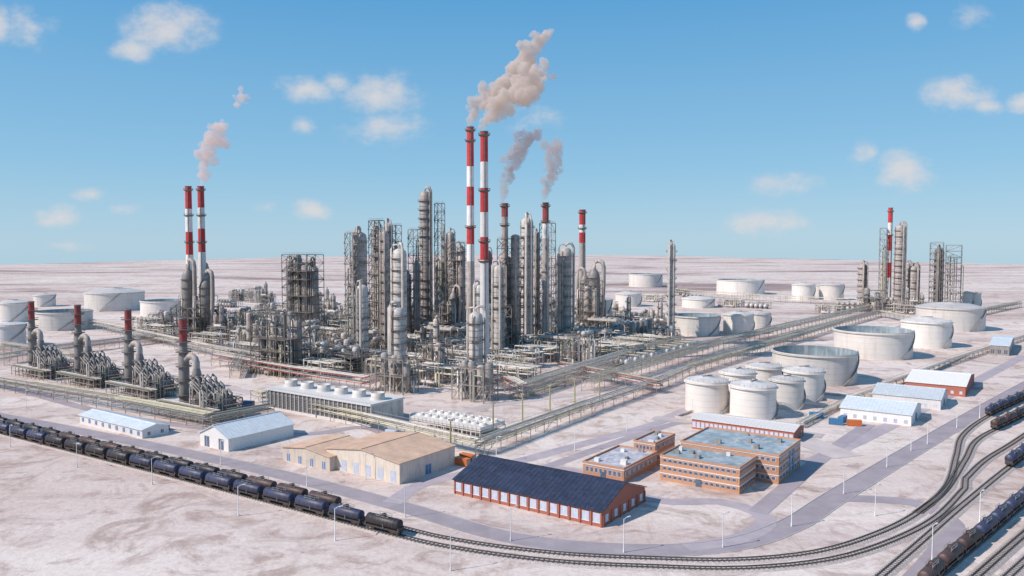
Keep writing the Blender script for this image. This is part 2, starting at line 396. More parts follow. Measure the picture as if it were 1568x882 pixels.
def tank_car(m):
    b=MB()
    b.box(-6.3,-1.3,1.0,6.3,1.3,1.3,M_rail)
    b.beam((-6.9,0,1.05),(6.9,0,1.05),.5,M_rail,.4)
    r=1.5; L=11.4
    pr=[(-L/2-.5,.02),(-L/2-.4,r*.55),(-L/2-.15,r*.88),(-L/2,r),(0,r*1.01),(L/2,r),(L/2+.15,r*.88),(L/2+.4,r*.55),(L/2+.5,.02)]
    b.tube([(x,0,2.75) for x,_ in pr],r,m,16,False,[q for _,q in pr])
    for x in (-4,-1.6,1.6,4):
        b.tube([(x-.06,0,2.75),(x+.06,0,2.75)],r*1.03,M_rail,16)
    b.rev([(.75,0),(.75,.7),(.55,.85),(.01,.9)],(0,0,4.1),12,m)
    b.box(-2.2,-.9,4.3,2.2,-.75,4.4,M_md); b.box(-2.2,.75,4.3,2.2,.9,4.4,M_md)
    for x in (-2.2,2.2):
        for y in (-.82,.82): b.beam((x,y,4.0),(x,y,5.0),.08,M_md)
    for y in (-.82,.82): b.beam((-2.2,y,5.0),(2.2,y,5.0),.08,M_md)
    b.beam((.9,-1.62,1.2),(.5,-.8,4.3),.35,M_md,.08)
    for x in (-4.4,4.4):
        b.box(x-1.5,-1.15,.55,x+1.5,-1.0,.85,M_rail); b.box(x-1.5,1.0,.55,x+1.5,1.15,.85,M_rail)
        b.box(x-.3,-1.1,.6,x+.3,1.1,1.0,M_rail)
        for dx in (-.9,.9):
            b.tube([(x+dx,-.85,.48),(x+dx,-.7,.48)],.48,M_rail,14); b.tube([(x+dx,.7,.48),(x+dx,.85,.48)],.48,M_rail,14)
            b.beam((x+dx,-.8,.48),(x+dx,.8,.48),.16,M_rail)
        b.box(x*1.37-.2,-1.2,1.25,x*1.37+.2,1.2,2.1,M_rail)
    return b.mesh('rail_tank_car')
cars=[tank_car(M_car1),tank_car(M_car2),tank_car(M_car3)]
def fill_cars(c,ua,ub,seed,step=14.4):
    for i,(p,t) in enumerate(resample(c,step)):
        u=784+F*p.x/p.y
        if ua<u<ub:
            cm_=cars[random.Random(seed*100+i//4).randint(0,2)]
            put('rail_tank_car',cm_,p,math.atan2(t.y,t.x),.68)
fill_cars(t1,-150,528,1); fill_cars(t2,-150,590,2)
fill_cars(r1,1420,1700,3)
fill_cars(t1,1525,1700,4); fill_cars(t3,1530,1700,5); fill_cars(r4,1556,1700,6)
# ---------------------------------------------------------------- stacks
def stack(name,u,vb,bands,wpx,plats=(),low=M_stw,rs=1.25):
    xy=G(u,vb); r=WD(u,vb,wpx)/2; vt=bands[0][0]; h=HT(u,vb,vt); b=MB()
    def rad(z): return r*(1+(rs-1)*(1-z/h))
    zlast=None
    for (va,vc,m) in bands:
        za=HT(u,vb,va); zb=HT(u,vb,vc)
        b.rev([(rad(zb),zb),(rad(za),za)],(0,0,0),24,m); zlast=zb
    b.rev([(rad(0)*1.15,0),(rad(0)*1.1,zlast*.3),(rad(zlast),zlast)],(0,0,0),24,low)
    b.rev([(rad(h),h-.8),(rad(h)*1.1,h-.6),(rad(h)*1.1,h),(rad(h)*.8,h),(rad(h)*.78,h-6),(.01,h-6)],(0,0,0),24,M_dk)
    for vp in plats:
        z=HT(u,vb,vp); q=rad(z)
        b.rev([(q,z-1),(q+1.3,z),(q+1.3,z+.3),(q,z+.3)],(0,0,0),20,M_pl,False)
        b.rev([(q+1.25,z+1.2),(q+1.4,z+1.2),(q+1.4,z+1.4),(q+1.25,z+1.4),(q+1.25,z+1.2)],(0,0,0),20,M_pl,False)
        for k in range(12):
            a=k*math.pi/6; b.beam((math.cos(a)*(q+1.3),math.sin(a)*(q+1.3),z),(math.cos(a)*(q+1.3),math.sin(a)*(q+1.3),z+1.3),.15,M_pl)
    b.beam((rad(0)*.2,-rad(0)*1.12,0),(r*.2,-r*1.08,h-1),.5,M_pl)
    put(name,b.mesh(name),xy,0); return xy
Rm,Wm=M_red,M_stw
stack('smokestack',293,512,[(285,320,Rm),(320,355,Wm),(355,390,Rm)],9.5,(291,330,371),low=M_stw)
stack('smokestack',312,514,[(285,318,Rm),(318,350,Wm),(350,386,Rm)],9.5,(291,330,371))
stack('smokestack',721,545,[(194,255,Rm),(255,286,Wm),(286,315,Rm),(315,346,Wm),(346,374,Rm),(374,400,Wm)],10.5,(200,216,348),low=M_ins,rs=1.2)
stack('smokestack',742,565,[(201,248,Rm),(248,288,Wm),(288,325,Rm),(325,363,Wm),(363,398,Rm),(398,428,Wm)],11.5,(207,292,370,400),low=M_stw,rs=1.2)
stack('smokestack',773,540,[(311,332,M_redd),(332,360,M_ins)],10,(316,345),low=M_ins,rs=1.1)
stack('smokestack',835,535,[(310,340,M_redd),(340,365,M_stw)],9.5,(316,340),low=M_ins,rs=1.1)
stack('smokestack',891,500,[(321,344,Rm),(344,356,Wm),(356,372,Rm)],9.5,(326,350),low=M_ins,rs=1.1)
stack('smokestack',1360,470,[(318,341,Rm),(341,361,Wm),(361,384,Rm),(384,402,Wm),(402,425,Rm)],6.5,(324,360),low=M_stw,rs=1.1)
def column(name,u,vb,vt,w,m=M_ins,npl=None,seed=0,z0=0):
    xy=G(u,vb); r=WD(u,vb,w)/2*.9; h=HT(u,vb,vt)-1.5; b=MB()
    add_column(b,(0,0,0),r,h,npl or int(h/9),m,True,seed)
    put(name,b.mesh(name),xy,0)
cl=[(553,545,352,23,M_ins),(577,528,342,13,M_ins),(596,522,338,16,M_insL),(613,548,377,24,M_insL),(590,540,350,14,M_ins),(652,515,290,19,M_ins),(690,515,352,14,M_ins),(705,510,372,12,M_ins),
(611,590,466,24,M_insL),(729,600,473,24,M_insL),(734,560,432,15,M_insL),(763,550,402,19,M_insL),(807,530,330,21,M_insL),(866,525,376,20,M_ins),(822,525,352,10,M_ins),(856,530,390,10,M_ins),
(1027,518,370,13,M_insL),(1375,472,342,15,M_ins),(1320,468,402,15,M_ins),(1397,472,405,16,M_ins),(1436,474,378,15,M_reac),(1388,470,400,9,M_ins),(556,565,432,20,M_insL),(625,520,415,12,M_ins),(640,525,400,10,M_reac),(790,535,402,12,M_reac),(675,510,400,14,M_reac),
(463,512,398,14,M_reac),(478,512,396,14,M_reac),(448,512,394,12,M_reac),(747,530,380,12,M_reac)]
for i,c in enumerate(cl): column('distillation_column',c[0],c[1],c[2],c[3],c[4],seed=i+11)
def lattice(u,vb,vt,w,m=M_md,nx=1,dep=None,lev=None,seed=0,deck=.6,vessels=0):
    xy=G(u,vb); W=WD(u,vb,w); h=HT(u,vb,vt); W=W/1.25; D=dep or W*.6
    b=MB(); add_lattice(b,-W/2,-D/2,W/2,D/2,h,lev or max(2,int(h/7)),m,.45,nx,max(1,nx//2),deck=deck,seed=seed)
    rn=random.Random(seed)
    for k in range(vessels):
        add_vvessel(b,(-W/2+W*(k+.5)/vessels,rn.uniform(-D/5,D/5),0),min(3.4,W/vessels*.42),3,h*rn.uniform(.75,1.02),rn.choice([M_reac,M_ins]))
    add_pipes(b,-W/2,-D/2,W/2,D/2,5,h*.9,int(10+W/2),rn)
    put('steel_lattice_structure',b.mesh('steel_lattice_structure'),xy)
for a in [dict(u=465,vb=515,vt=390,w=70,m=M_dk,nx=3,vessels=4),dict(u=430,vb=572,vt=480,w=100,m=M_dk,nx=4,vessels=6),
 dict(u=540,vb=548,vt=357,w=22,nx=1),dict(u=578,vb=530,vt=338,w=26,nx=1,m=M_dk),dict(u=603,vb=520,vt=345,w=28,nx=2),dict(u=674,vb=515,vt=312,w=17,nx=1),
 dict(u=637,vb=520,vt=352,w=24,nx=1),dict(u=700,vb=520,vt=372,w=36,nx=2,m=M_dk,vessels=2),dict(u=782,vb=540,vt=366,w=44,nx=2,m=M_dk,vessels=2),
 dict(u=838,vb=530,vt=342,w=26,nx=1),dict(u=608,vb=600,vt=548,w=70,nx=3,vessels=4),dict(u=727,vb=612,vt=562,w=76,nx=3,vessels=4),
 dict(u=665,vb=575,vt=528,w=60,nx=3,vessels=4,m=M_dk),dict(u=1458,vb=476,vt=376,w=26,nx=1,m=M_dk),dict(u=1432,vb=474,vt=372,w=22,nx=1,m=M_dk),dict(u=1350,vb=470,vt=350,w=12,nx=1),
 dict(u=905,vb=512,vt=430,w=36,nx=2,m=M_dk,vessels=2),dict(u=760,vb=545,vt=470,w=50,nx=2,vessels=2),dict(u=1335,vb=478,vt=445,w=40,nx=3,vessels=2)]:
    lattice(seed=a['u'],**a)
def cracker(u,vb,vt,w,rows):
    xy=G(u,vb); W=WD(u,vb,w); h=HT(u,vb,vt); b=MB()
    add_lattice(b,-W*.42,-W*.35,W*.42,W*.35,h*.42,3,M_dk,.6,4,3,deck=.9,seed=3)
    rn=random.Random(5)
    for i,(x,y,r,k) in enumerate(rows):
        x*=W;y*=W;r*=W;t=h*k
        b.rev([(.01,t*.18),(r*.5,t*.24),(r,t*.36),(r,t*.8),(r*.9,t*.88),(r*.55,t*.95),(r*.3,t*.97),(r*.3,t),(.01,t)],(x,y,0),20,M_reac)
        for z in (.4,.55,.7,.82): b.rev([(r,t*z),(r+1.3,t*z),(r+1.3,t*z+.3),(r,t*z+.3)],(x,y,0),16,M_pl,False)
        d=1 if i%2 else -1; q=r*.33; X=x+d*(r+q+2.5)
        b.tube([(x,y,t*.96),(x,y,t*1.03),(x+d*1.5,y,t*1.08),(x+d*(r+q)*.6,y,t*1.1),(X-d*1.2,y,t*1.07),(X,y,t*1.0),(X,y,t*.7),(X-d*1.5,y,t*.3),(X-d*3,y,4)],q,M_ins,12)
    add_pipes(b,-W*.45,-W*.4,W*.45,W*.4,8,h*.6,40,rn)
    put('catalytic_cracker',b.mesh('catalytic_cracker'),xy)
cracker(303,515,408,72,[(-.28,0,.13,.80),(.0,-.2,.13,1.0),(.05,.22,.12,.95),(.32,0,.13,.86)])
cracker(903,503,398,44,[(-.2,0,.17,.8),(.15,0,.22,.9)])
cracker(690,520,425,50,[(-.3,0,.12,.7),(.2,-.1,.13,.8)])
def furnace():
    b=MB(); r=2.5
    b.rev([(r*1.1,0),(r,3),(r,27),(r*.75,30),(r*.72,34)],(0,0,0),20,M_reac)
    b.rev([(r*.72,34),(r*.72,45)],(0,0,0),20,M_redd)
    b.rev([(r*.72,45),(r*.8,45.2),(r*.8,45.8),(r*.6,45.8),(.01,43)],(0,0,0),20,M_dk)
    for z in (8,15,22,29,34,40): b.rev([(r*.7,z),(r+1.2,z),(r+1.2,z+.3),(r*.7,z+.3)],(0,0,0),16,M_pl,False); b.rev([(r+1.15,z+1.2),(r+1.3,z+1.2),(r+1.3,z+1.4),(r+1.15,z+1.4)],(0,0,0),16,M_pl,False)
    b.rev([(r*1.1,0),(r,3),(r,17),(r*.8,20),(r*.6,22)],(9,1,0),20,M_reac)
    b.tube([(9,1,21),(9,1,24.5),(8.2,.9,26.4),(6.5,.7,27.4),(4,.4,27.2),(2,.2,25.8),(0,0,24)],1.55,M_ins,14)
    for z in (6,12,18): b.rev([(r,z),(r+1.1,z),(r+1.1,z+.3),(r,z+.3)],(9,1,0),16,M_pl,False)
    for x in (14,20,26):
        b.hexa([(x,-4,3),(x+5,-4,3),(x+5,8,3),(x,8,3),(x+1,-3,14-(x-14)*.45),(x+4,-3,13-(x-14)*.45),(x+4,7,13-(x-14)*.45),(x+1,7,14-(x-14)*.45)],M_dk)
        for y in (-2,1,4,7): b.tube([(x+2,y,13-(x-14)*.45),(x+1.5,y,17-(x-14)*.5),(x-1,y,18.4-(x-14)*.5),(x-3,y,16.5-(x-14)*.5),(x-4,y,8)],.55,M_reac,8)
    add_lattice(b,12.5,-5,33,9,9,3,M_dk,.4,4,2,deck=.7,seed=9)
    for k in range(10): b.tube([(12,-5+1.5*k,16),(33,-5+1.5*k,4)],.35,M_md,6)
    add_lattice(b,-6,-10,36,-6,5.5,2,M_ol,.32,8,1,deck=0,seed=2,brace=False)
    for k in range(5): b.tube([(-8,-6.5-.7*k,6.3),(38,-6.5-.7*k,6.3)],.25,PM[k],6)
    add_pipes(b,10,-9,34,9,3,12,30,random.Random(3))
    return b.mesh('process_furnace')
fm=furnace()
for u,v in ((51,572),(122,584),(199,600),(283,630)): put('process_furnace',fm,G(u,v))
mods=[('process_structure',mod_frame(1)),('process_structure',mod_frame(2)),('process_structure',mod_frame(3)),('horizontal_drum_row',mod_drums(4)),('horizontal_drum_row',mod_drums(5)),
 ('fractionating_column_group',mod_cols(6)),('fractionating_column_group',mod_cols(7)),('pipe_bank',mod_pipes(8)),('pipe_bank',mod_pipes(9)),('pipe_bank',mod_pipes(10)),('air_cooler_bank',mod_air(11)),('air_cooler_bank',mod_air(12))]
poly=[G(*p) for p in [(330,500),(350,548),(470,582),(560,578),(640,585),(760,592),(880,560),(1020,535),(1045,512),(960,487),(880,480),(700,474),(500,474),(380,480)]]
def inside(p,poly):
    c=False;j=len(poly)-1
    for i in range(len(poly)):
        a,b_=poly[i],poly[j]
        if (a.y>p.y)!=(b_.y>p.y) and p.x<(b_.x-a.x)*(p.y-a.y)/(b_.y-a.y)+a.x: c=not c
        j=i
    return c
rn=random.Random(21); O=G(700,540)
for i in range(-22,23):
    for j in range(-22,23):
        p=O+AX*(i*36)+BX*(j*27)+Vector((rn.uniform(-3,3),rn.uniform(-3,3)))
        if inside(p,poly) and rn.random()<.9:
            k=rn.choice([0,1,2,3,4,5,6,7,8,9,10,11,7,8,3])
            if p.y<560 and k in (5,6): k=8
            put(mods[k][0],mods[k][1],p,GR+(math.pi if rn.random()<.5 else 0))
for (u,v,k) in [(1355,474,0),(1330,476,8),(1300,476,3),(1380,480,9),(1270,480,7),(1400,476,5),(250,500,0),(225,503,8),(365,460,2),(390,463,1),(410,465,6),(350,470,3),(240,515,7),(320,530,8),(1060,462,3),(1120,470,8),(1160,472,4),(1000,462,8),(1040,452,9)]:
    put(mods[k][0],mods[k][1],G(u,v))
for i in range(9):
    for rr,(u0,v0) in enumerate([(870,552),(950,560)]):
        p=G(u0,v0)+BX*(i*13)
        put('horizontal_drum_row',mods[3+rr][1],p,GR,0,(.62,.8,.9))
bv=MB()
for k in range(5): add_vvessel(bv,(0,k*8,0),2.6,2,17,M_reac); add_vvessel(bv,(7,k*8,0),1.4,1,9,M_wh)
put('vertical_vessel_row',bv.mesh('vertical_vessel_row'),G(968,528))
def rack(px,w=7,h=8,lev=2,npipe=7,m=M_ol,step=11,pm=None,seed=1,beamm=None):
    rn=random.Random(seed); b=MB(); pts=[G(*p) for p in px]
    pm=pm or PM
    for s,e in zip(pts,pts[1:]):
        d=(e-s); L=d.length; d.normalize(); q=Vector((-d.y,d.x)); n=max(1,int(L/step))
        for i in range(n+1):
            p=s+d*(L*i/n)
            a=p+q*w/2; c=p-q*w/2
            for z in (a,c): b.beam((z.x,z.y,0),(z.x,z.y,h+.4),.28,m)
            for l in range(lev):
                zz=h-l*(h*.38); b.beam((a.x,a.y,zz),(c.x,c.y,zz),.28,beamm or m)
            if i<n and i%4==0:
                p2=s+d*(L*(i+1)/n)
                for o in (w/2,-w/2):
                    b.beam((*(p+q*o),.2),(*(p2+q*o),h),.16,m)
        for o in (w/2,-w/2):
            for l in range(lev):
                zz=h-l*(h*.38); b.beam((*(s+q*o),zz),(*(e+q*o),zz),.24,beamm or m)
            b.beam((*(s+q*o),h+1.5),(*(e+q*o),h+1.5),.10,m)
        for l in range(lev):
            zz=h-l*(h*.38)
            for k in range(npipe):
                o=-w/2+.6+(w-1.2)*k/(npipe-1); r=rn.choice([.12,.16,.2,.28])
                b.tube([(*(s+q*o),zz+.2+r),(*(e+q*o),zz+.2+r)],r,rn.choice(pm),6)
    put('pipe_rack',b.mesh('pipe_rack'),rot=0)
YP=[M_yl,M_yl,M_wp,M_ins,M_insL]
rack([(-80,582),(50,604),(180,627),(320,655)],6,6,2,6)
rack([(320,655),(415,636)],5,5,2,5)
rack([(390,615),(560,655),(735,697),(900,634),(1018,592),(1060,572)],4.5,6,2,5,seed=3)
rack([(900,600),(1010,565),(1100,536),(1220,505),(1330,478)],8,8,2,7,M_ol,pm=YP,seed=4)
rack([(1060,572),(1150,545),(1290,500),(1345,485)],6,7,2,7,M_ol,pm=YP,seed=5)
rack([(330,560),(450,583),(560,600)],6,8,2,6,M_ol,seed=6,beamm=M_rs)
rack([(560,600),(640,570),(700,560)],6,7,2,6,seed=7,beamm=M_rs)
rack([(790,612),(870,585),(960,555),(1040,530)],8,8,3,7,seed=8,pm=YP)
rack([(640,560),(780,600),(800,612)],6,8,2,7,seed=9,beamm=M_rs)
rack([(860,572),(1010,603)],5,7,2,6,seed=10,beamm=M_rs)
rack([(1040,452),(1150,460),(1300,468)],7,9,2,6,seed=12,pm=[M_wp,M_yl])
rack([(130,500),(320,545),(420,565)],6,8,2,6,seed=13)
rack([(0,540),(130,560)],6,8,2,6,seed=14)
rack([(1345,485),(1420,500),(1560,470)],6,7,2,6,seed=15,pm=YP)
rack([(1345,600),(1450,560),(1568,520),(1650,490)],4,3,1,6,seed=16,pm=YP)
rack([(1225,655),(1290,620),(1345,600)],3.4,2,1,5,seed=17,pm=YP)
rack([(360,580),(370,560),(400,540)],6,8,2,6,seed=18)
rack([(0,560),(60,548),(200,530),(330,512)],6,7,2,6,seed=19)
def tank(u,v,w,vt,kind='open'):
    r=WD(u,v,w)/2; c=G(u,v); c=Vector((c.x,c.y+r*.98)); h=max(5,HT(u,v,vt))
    if kind=='open': h*=.80
    b=MB(); n=56
    b.rev([(r,0),(r,h)],(0,0,0),n,M_wh)
    for k in range(1,5): b.rev([(r,h*k/5),(r+.05,h*k/5),(r+.05,h*k/5+.12),(r,h*k/5+.12)],(0,0,0),n,M_roofw)
    b.rev([(r,h-1.2),(r+.9,h-1.2),(r+.9,h-1.05),(r,h-1.05)],(0,0,0),n,M_wh)
    b.rev([(r+.85,h-.1),(r+.97,h-.1),(r+.97,h+.05),(r+.85,h+.05)],(0,0,0),n,M_wh,False)
    if kind=='open':
        b.rev([(r,h),(r-.3,h),(r-.3,h*.5),(r-1.5,h*.5)],(0,0,0),n,M_groof,False)
        b.rev([(r-1.5,h*.5),(.01,h*.5)],(0,0,0),n,M_roofw,False)
        b.beam((-r*.8,-r*.1,h),(r*.25,0,h*.51),1.2,M_md,.4)
        b.rev([(r*.5,h*.5+.4),(r*.52,h*.5+.4),(r*.52,h*.5+.8)],(0,0,0),24,M_md)
    else:
        b.rev([(r,h),(r*.6,h+r*.10),(.3,h+r*.15),(.3,h+r*.15+.8),(.01,h+r*.15+.8)],(0,0,0),n,M_roofw)
        b.beam((-r*.3,-r*.2,h+r*.15+.3),(r*.3,r*.1,h+r*.15+.3),.4,M_md)
        for k in range(24):
            a=k*math.pi/12; b.beam((r*.98*math.cos(a),r*.98*math.sin(a),h),(r*.98*math.cos(a),r*.98*math.sin(a),h+1.1),.1,M_md)
    a0=-1.25; prev=None
    for k in range(13):
        a=a0+k*.07*(30/max(r,12)); p=((r+.6)*math.cos(a),(r+.6)*math.sin(a),h*k/12)
        if prev: b.beam(prev,p,.9,M_md,.25); b.beam((prev[0],prev[1],prev[2]+1.1),(p[0],p[1],p[2]+1.1),.14,M_md)
        prev=p
    put('storage_tank' ,b.mesh('storage_tank'),c,ru(-.4,.4) if kind!='open' else 0)
for t in [(1270,592,128,533,'open'),(1362,552,116,500,'open'),(1436,534,72,494),(1481,508,98,473),(1073,515,74,478,'open'),(1137,513,46,482),(1167,505,36,480),
 (908,494,65,460),(993,440,52,415,'open'),(1144,452,73,424,'open'),(1236,460,34,436),(1280,460,36,436),(1262,456,24,437),(155,477,86,449),(236,485,66,456,'open'),(75,507,82,472,'open'),(8,494,44,464),(0,532,46,498),
 (1484,472,18,448),(1498,472,14,449),(965,470,40,450),(1075,472,50,458),(60,470,30,452),
 (1090,634,66,586,'c'),(1163,644,70,594,'c'),(1213,628,50,583,'c'),(1241,615,60,570,'c'),(1137,612,54,572,'c'),(1178,600,52,563,'c')]:
    tank(*t[:4],kind=t[4] if len(t)>4 else 'c')
M_bund=mat('earth_bund',(.60,.52,.48),.95,0,.2,.2,.3,(.4,.33,.3))
def bund(px):
    b=MB(); pts=[G(*p) for p in px]
    for s,e in zip(pts,pts[1:]+pts[:1]): b.beam((s.x,s.y,.5),(e.x,e.y,.5),.9,M_bund,1.2)
    put('bund_wall',b.mesh('bund_wall'),rot=0)
bund([(1035,640),(1190,668),(1300,618),(1150,598)])
bund([(1190,598),(1345,612),(1480,545),(1330,530)])
def dims(c,l,r):
    C=G(*c); return C,(G(*l)-C).dot(-AX),(G(*r)-C).dot(BX)
def gable(name,c,l,r,eave,ridge,axis,wm,rm,front=None,end=None,dim=None):
    C,La,Lb=dims(c,l,r)
    if dim: La,Lb=dim
    w=MB();rf=MB();wn=MB();dr=MB()
    x0,x1,y0,y1=-La,0,0,Lb; e,k=eave,ridge; o=.5
    if axis=='A':
        ym=(y0+y1)/2
        prof=[(x,y,z) for x in (x0,x1) for (y,z) in ((y0,0),(y1,0),(y1,e),(ym,k),(y0,e))]
        fc=[(0,1,2,3,4),(9,8,7,6,5),(0,4,9,5),(1,6,7,2)]
        w.add(prof,fc,wm); t=.28; s=(k-e)/(ym-y0)
        for sg,ye in ((-1,y0-o),(1,y1+o)):
            ze=e-s*o+.05; kk=k+.05
            rf.hexa([(x0-o,ye,ze),(x1+o,ye,ze),(x1+o,ym,kk),(x0-o,ym,kk),(x0-o,ye,ze+t),(x1+o,ye,ze+t),(x1+o,ym,kk+t),(x0-o,ym,kk+t)],rm)
        rf.box(x0-o,ym-.3,k+.2,x1+o,ym+.3,k+.5,rm)
        n=int(La/1.6)
        for i in range(n):
            x=x0+(La)*(i+.5)/n
            for ye in (y0-o,y1+o): rf.beam((x,ye,e-s*o+.05+t+.03),(x,ym,k+.05+t+.03),.12,rm,.07)
    else:
        xm=(x0+x1)/2
        prof=[(x,y,z) for y in (y0,y1) for (x,z) in ((x0,0),(x1,0),(x1,e),(xm,k),(x0,e))]
        w.add(prof,[(0,1,2,3,4),(9,8,7,6,5),(0,4,9,5),(1,6,7,2)],wm); t=.28; s=(k-e)/(xm-x0)
        for xe in (x0-o,x1+o):
            ze=e-s*o+.05; kk=k+.05
            rf.hexa([(xe,y0-o,ze),(xe,y1+o,ze),(xm,y1+o,kk),(xm,y0-o,kk),(xe,y0-o,ze+t),(xe,y1+o,ze+t),(xm,y1+o,kk+t),(xm,y0-o,kk+t)],rm)
        rf.box(xm-.3,y0-o,k+.2,xm+.3,y1+o,k+.5,rm)
        n=int(Lb/1.6)
        for i in range(n):
            y=y0+Lb*(i+.5)/n
            for xe in (x0-o,x1+o): rf.beam((xe,y,e-s*o+.05+t+.03),(xm,y,k+.05+t+.03),.12,rm,.07)
    def face(spec,L,put_):
        n,ww,zb,zt,mm,pil=spec
        for i in range(n):
            q=L*(i+.5)/n
            put_(q-ww/2,q+ww/2,zb,zt,mm,.06,wn); put_(q-ww/2-.15,q+ww/2+.15,zb-.15,zb,M_trim,.12,wn)
            put_(q-.06,q+.06,zb,zt,M_trim,.09,wn)
        if pil:
            for i in range(n+1):
                q=min(max(L*i/n,.3),L-.3); put_(q-.25,q+.25,0,zt+.4,pil,.3,w)
    fp=lambda a,b_,c_,d,m_,p,t:t.box(x0+a,y0-p,c_,x0+b_,y0+.02,d,m_)
    ep=lambda a,b_,c_,d,m_,p,t:t.box(x1-.02,y0+a,c_,x1+p,y0+b_,d,m_)
    for sp in front or []: face(sp,La,fp)
    for sp in end or []: face(sp,Lb,ep)
    return putparts(name,dict(walls=w,roof=rf,windows=wn,doors=dr),C)
gable('brick_warehouse',(922,808),(692,757),(997,770),4.6,9.3,'A',M_brick,M_navy,front=[(15,2.3,1.2,3.9,M_winb,M_brick)],end=[(5,1.8,1.2,3.2,M_winb,M_brick)])
gable('beige_warehouse',(612,742),(500,716),(698,712),7,9.2,'B',M_cream,M_beige,front=[(6,2.6,.2,4.2,M_winb,None)],end=[(1,3,.2,3.6,M_blu,None)])
gable('beige_workshop',(505,722),(440,703),(560,700),5,6.6,'B',M_cream,M_beige,front=[(4,1.6,.2,3,M_doorb,None)])
gable('white_hangar',(350,692),(308,681),(452,668),5,9,'B',M_trim,M_hroof,front=[(2,3.2,.1,4.4,M_win,None)])
gable('long_white_shed',(218,672),(120,648),(252,662),3.6,5,'A',M_trim,M_hroof,front=[(9,1.8,1,2.8,M_doorb,None)],end=[(2,1.2,1,2.4,M_win,None)])
gable('white_hangar',(1395,653),(1292,636),(1418,636),5,8,'A',M_trim,M_hroof,front=[(7,1.4,1,2.6,M_winb,None)],end=[(1,5,.1,3.8,M_win,None)])
gable('white_hangar',(1440,628),(1342,612),(1458,614),5,8,'A',M_trim,M_hroof,front=[(7,1.4,1,2.6,M_winb,None)],end=[(1,5,.1,3.8,M_win,None)])
gable('red_warehouse',(1478,608),(1392,594),(1506,588),5.5,8.5,'A',M_brick,M_trim,front=[(7,1.4,1.4,2.8,M_winb,None)],end=[(1,4,.1,4,M_win,None)])
gable('brick_office_row',(1215,678),(1062,655),(1233,667),4.4,5.6,'A',M_brick,M_trim,front=[(22,1.5,1,3.3,M_winb,None)],end=[(2,1.5,1,3,M_win,None)])
gable('blue_roof_shelter',(1545,545),(1517,540),(1568,530),7,9,'A',M_md,M_hroof,front=[(3,2,1,4,M_win,None)])
def flat(name,c,l,r,h,storeys,wm,winm,band=M_trim,dim=None,nwA=14,nwB=7,units=5,vwin=False,roof=M_groof):
    C,La,Lb=dims(c,l,r)
    if dim: La,Lb=dim
    w=MB();rf=MB();wn=MB()
    w.box(-La,0,0,0,Lb,h,wm)
    for (a,b_,c_,d) in ((-La-.15,-.15,.15,.25),(-La-.15,Lb-.25,.15,Lb+.15),(-La-.15,.253,-La+.25,Lb-.253),(-.25,.253,.15,Lb-.253)): rf.box(a,b_,h+.003,c_,d,h+.7,wm)
    rf.box(-La+.26,.26,h+.003,-.26,Lb-.26,h+.12,roof)
    sh=h/storeys
    for s in range(storeys):
        zb=s*sh+sh*.40; zt=s*sh+sh*.78
        wn.box(-La+.8,-.04,zb,-.8,.02,zt,winm); wn.box(-.02,.8,zb,.04,Lb-.8,zt,winm)
        w.box(-La-.06,-.10,s*sh+sh*.90,.06,-.001,(s+1)*sh-.02,band); w.box(.001,-.10,s*sh+sh*.90,.10,Lb+.05,(s+1)*sh-.021,band)
        for i in range(nwA+1):
            x=-La+.8+(La-1.6)*i/nwA; wn.box(x-.22,-.09,zb,x+.22,-.041,zt,wm)
            if i<nwA: xx=x+(La-1.6)/nwA*.5; q=(La-1.6)/nwA*.3; wn.box(xx-q,-.06,zb+.12,xx+q,-.0405,zt-.1,M_win)
        for i in range(nwB+1):
            y=.8+(Lb-1.6)*i/nwB; wn.box(.041,y-.22,zb,.09,y+.22,zt,wm)
            if i<nwB: yy=y+(Lb-1.6)/nwB*.5; q=(Lb-1.6)/nwB*.3; wn.box(.0405,yy-q,zb+.12,.06,yy+q,zt-.1,M_win)
    if vwin:
        for y in (Lb*.45,Lb*.62): wn.box(.09,y,1,.16,y+2,h-1,M_blu)
    w.box(-La*.5-1,-.14,0,-La*.5+1,-.101,2.6,M_win)
    rn=random.Random(int(La*10))
    for i in range(units):
        x=rn.uniform(-La+2,-3);y=rn.uniform(1.5,Lb-3); rf.box(x,y,h+.12,x+rn.uniform(.8,2.4),y+rn.uniform(.8,2),h+rn.uniform(.9,1.8),rn.choice([M_trim,M_md]))
    return putparts(name,dict(walls=w,roof=rf,windows=wn),C)
flat('brick_office_building',(1132,757),(1005,738),(1163,739),8.2,3,M_obrick,M_winb)
flat('brick_office_building',(1192,742),(1046,714),(1223,714),9.4,3,M_obrick,M_winb,vwin=True,nwA=18,nwB=7)
flat('brick_annex_building',(955,740),(895,727),(1010,713),4.6,1,M_obrick,M_winb,nwA=8,roof=M_groof2)
flat('brick_annex_building',(1003,712),(975,704),(1040,697),7.5,2,M_obrick,M_winb,nwA=5,nwB=4,roof=M_groof2)
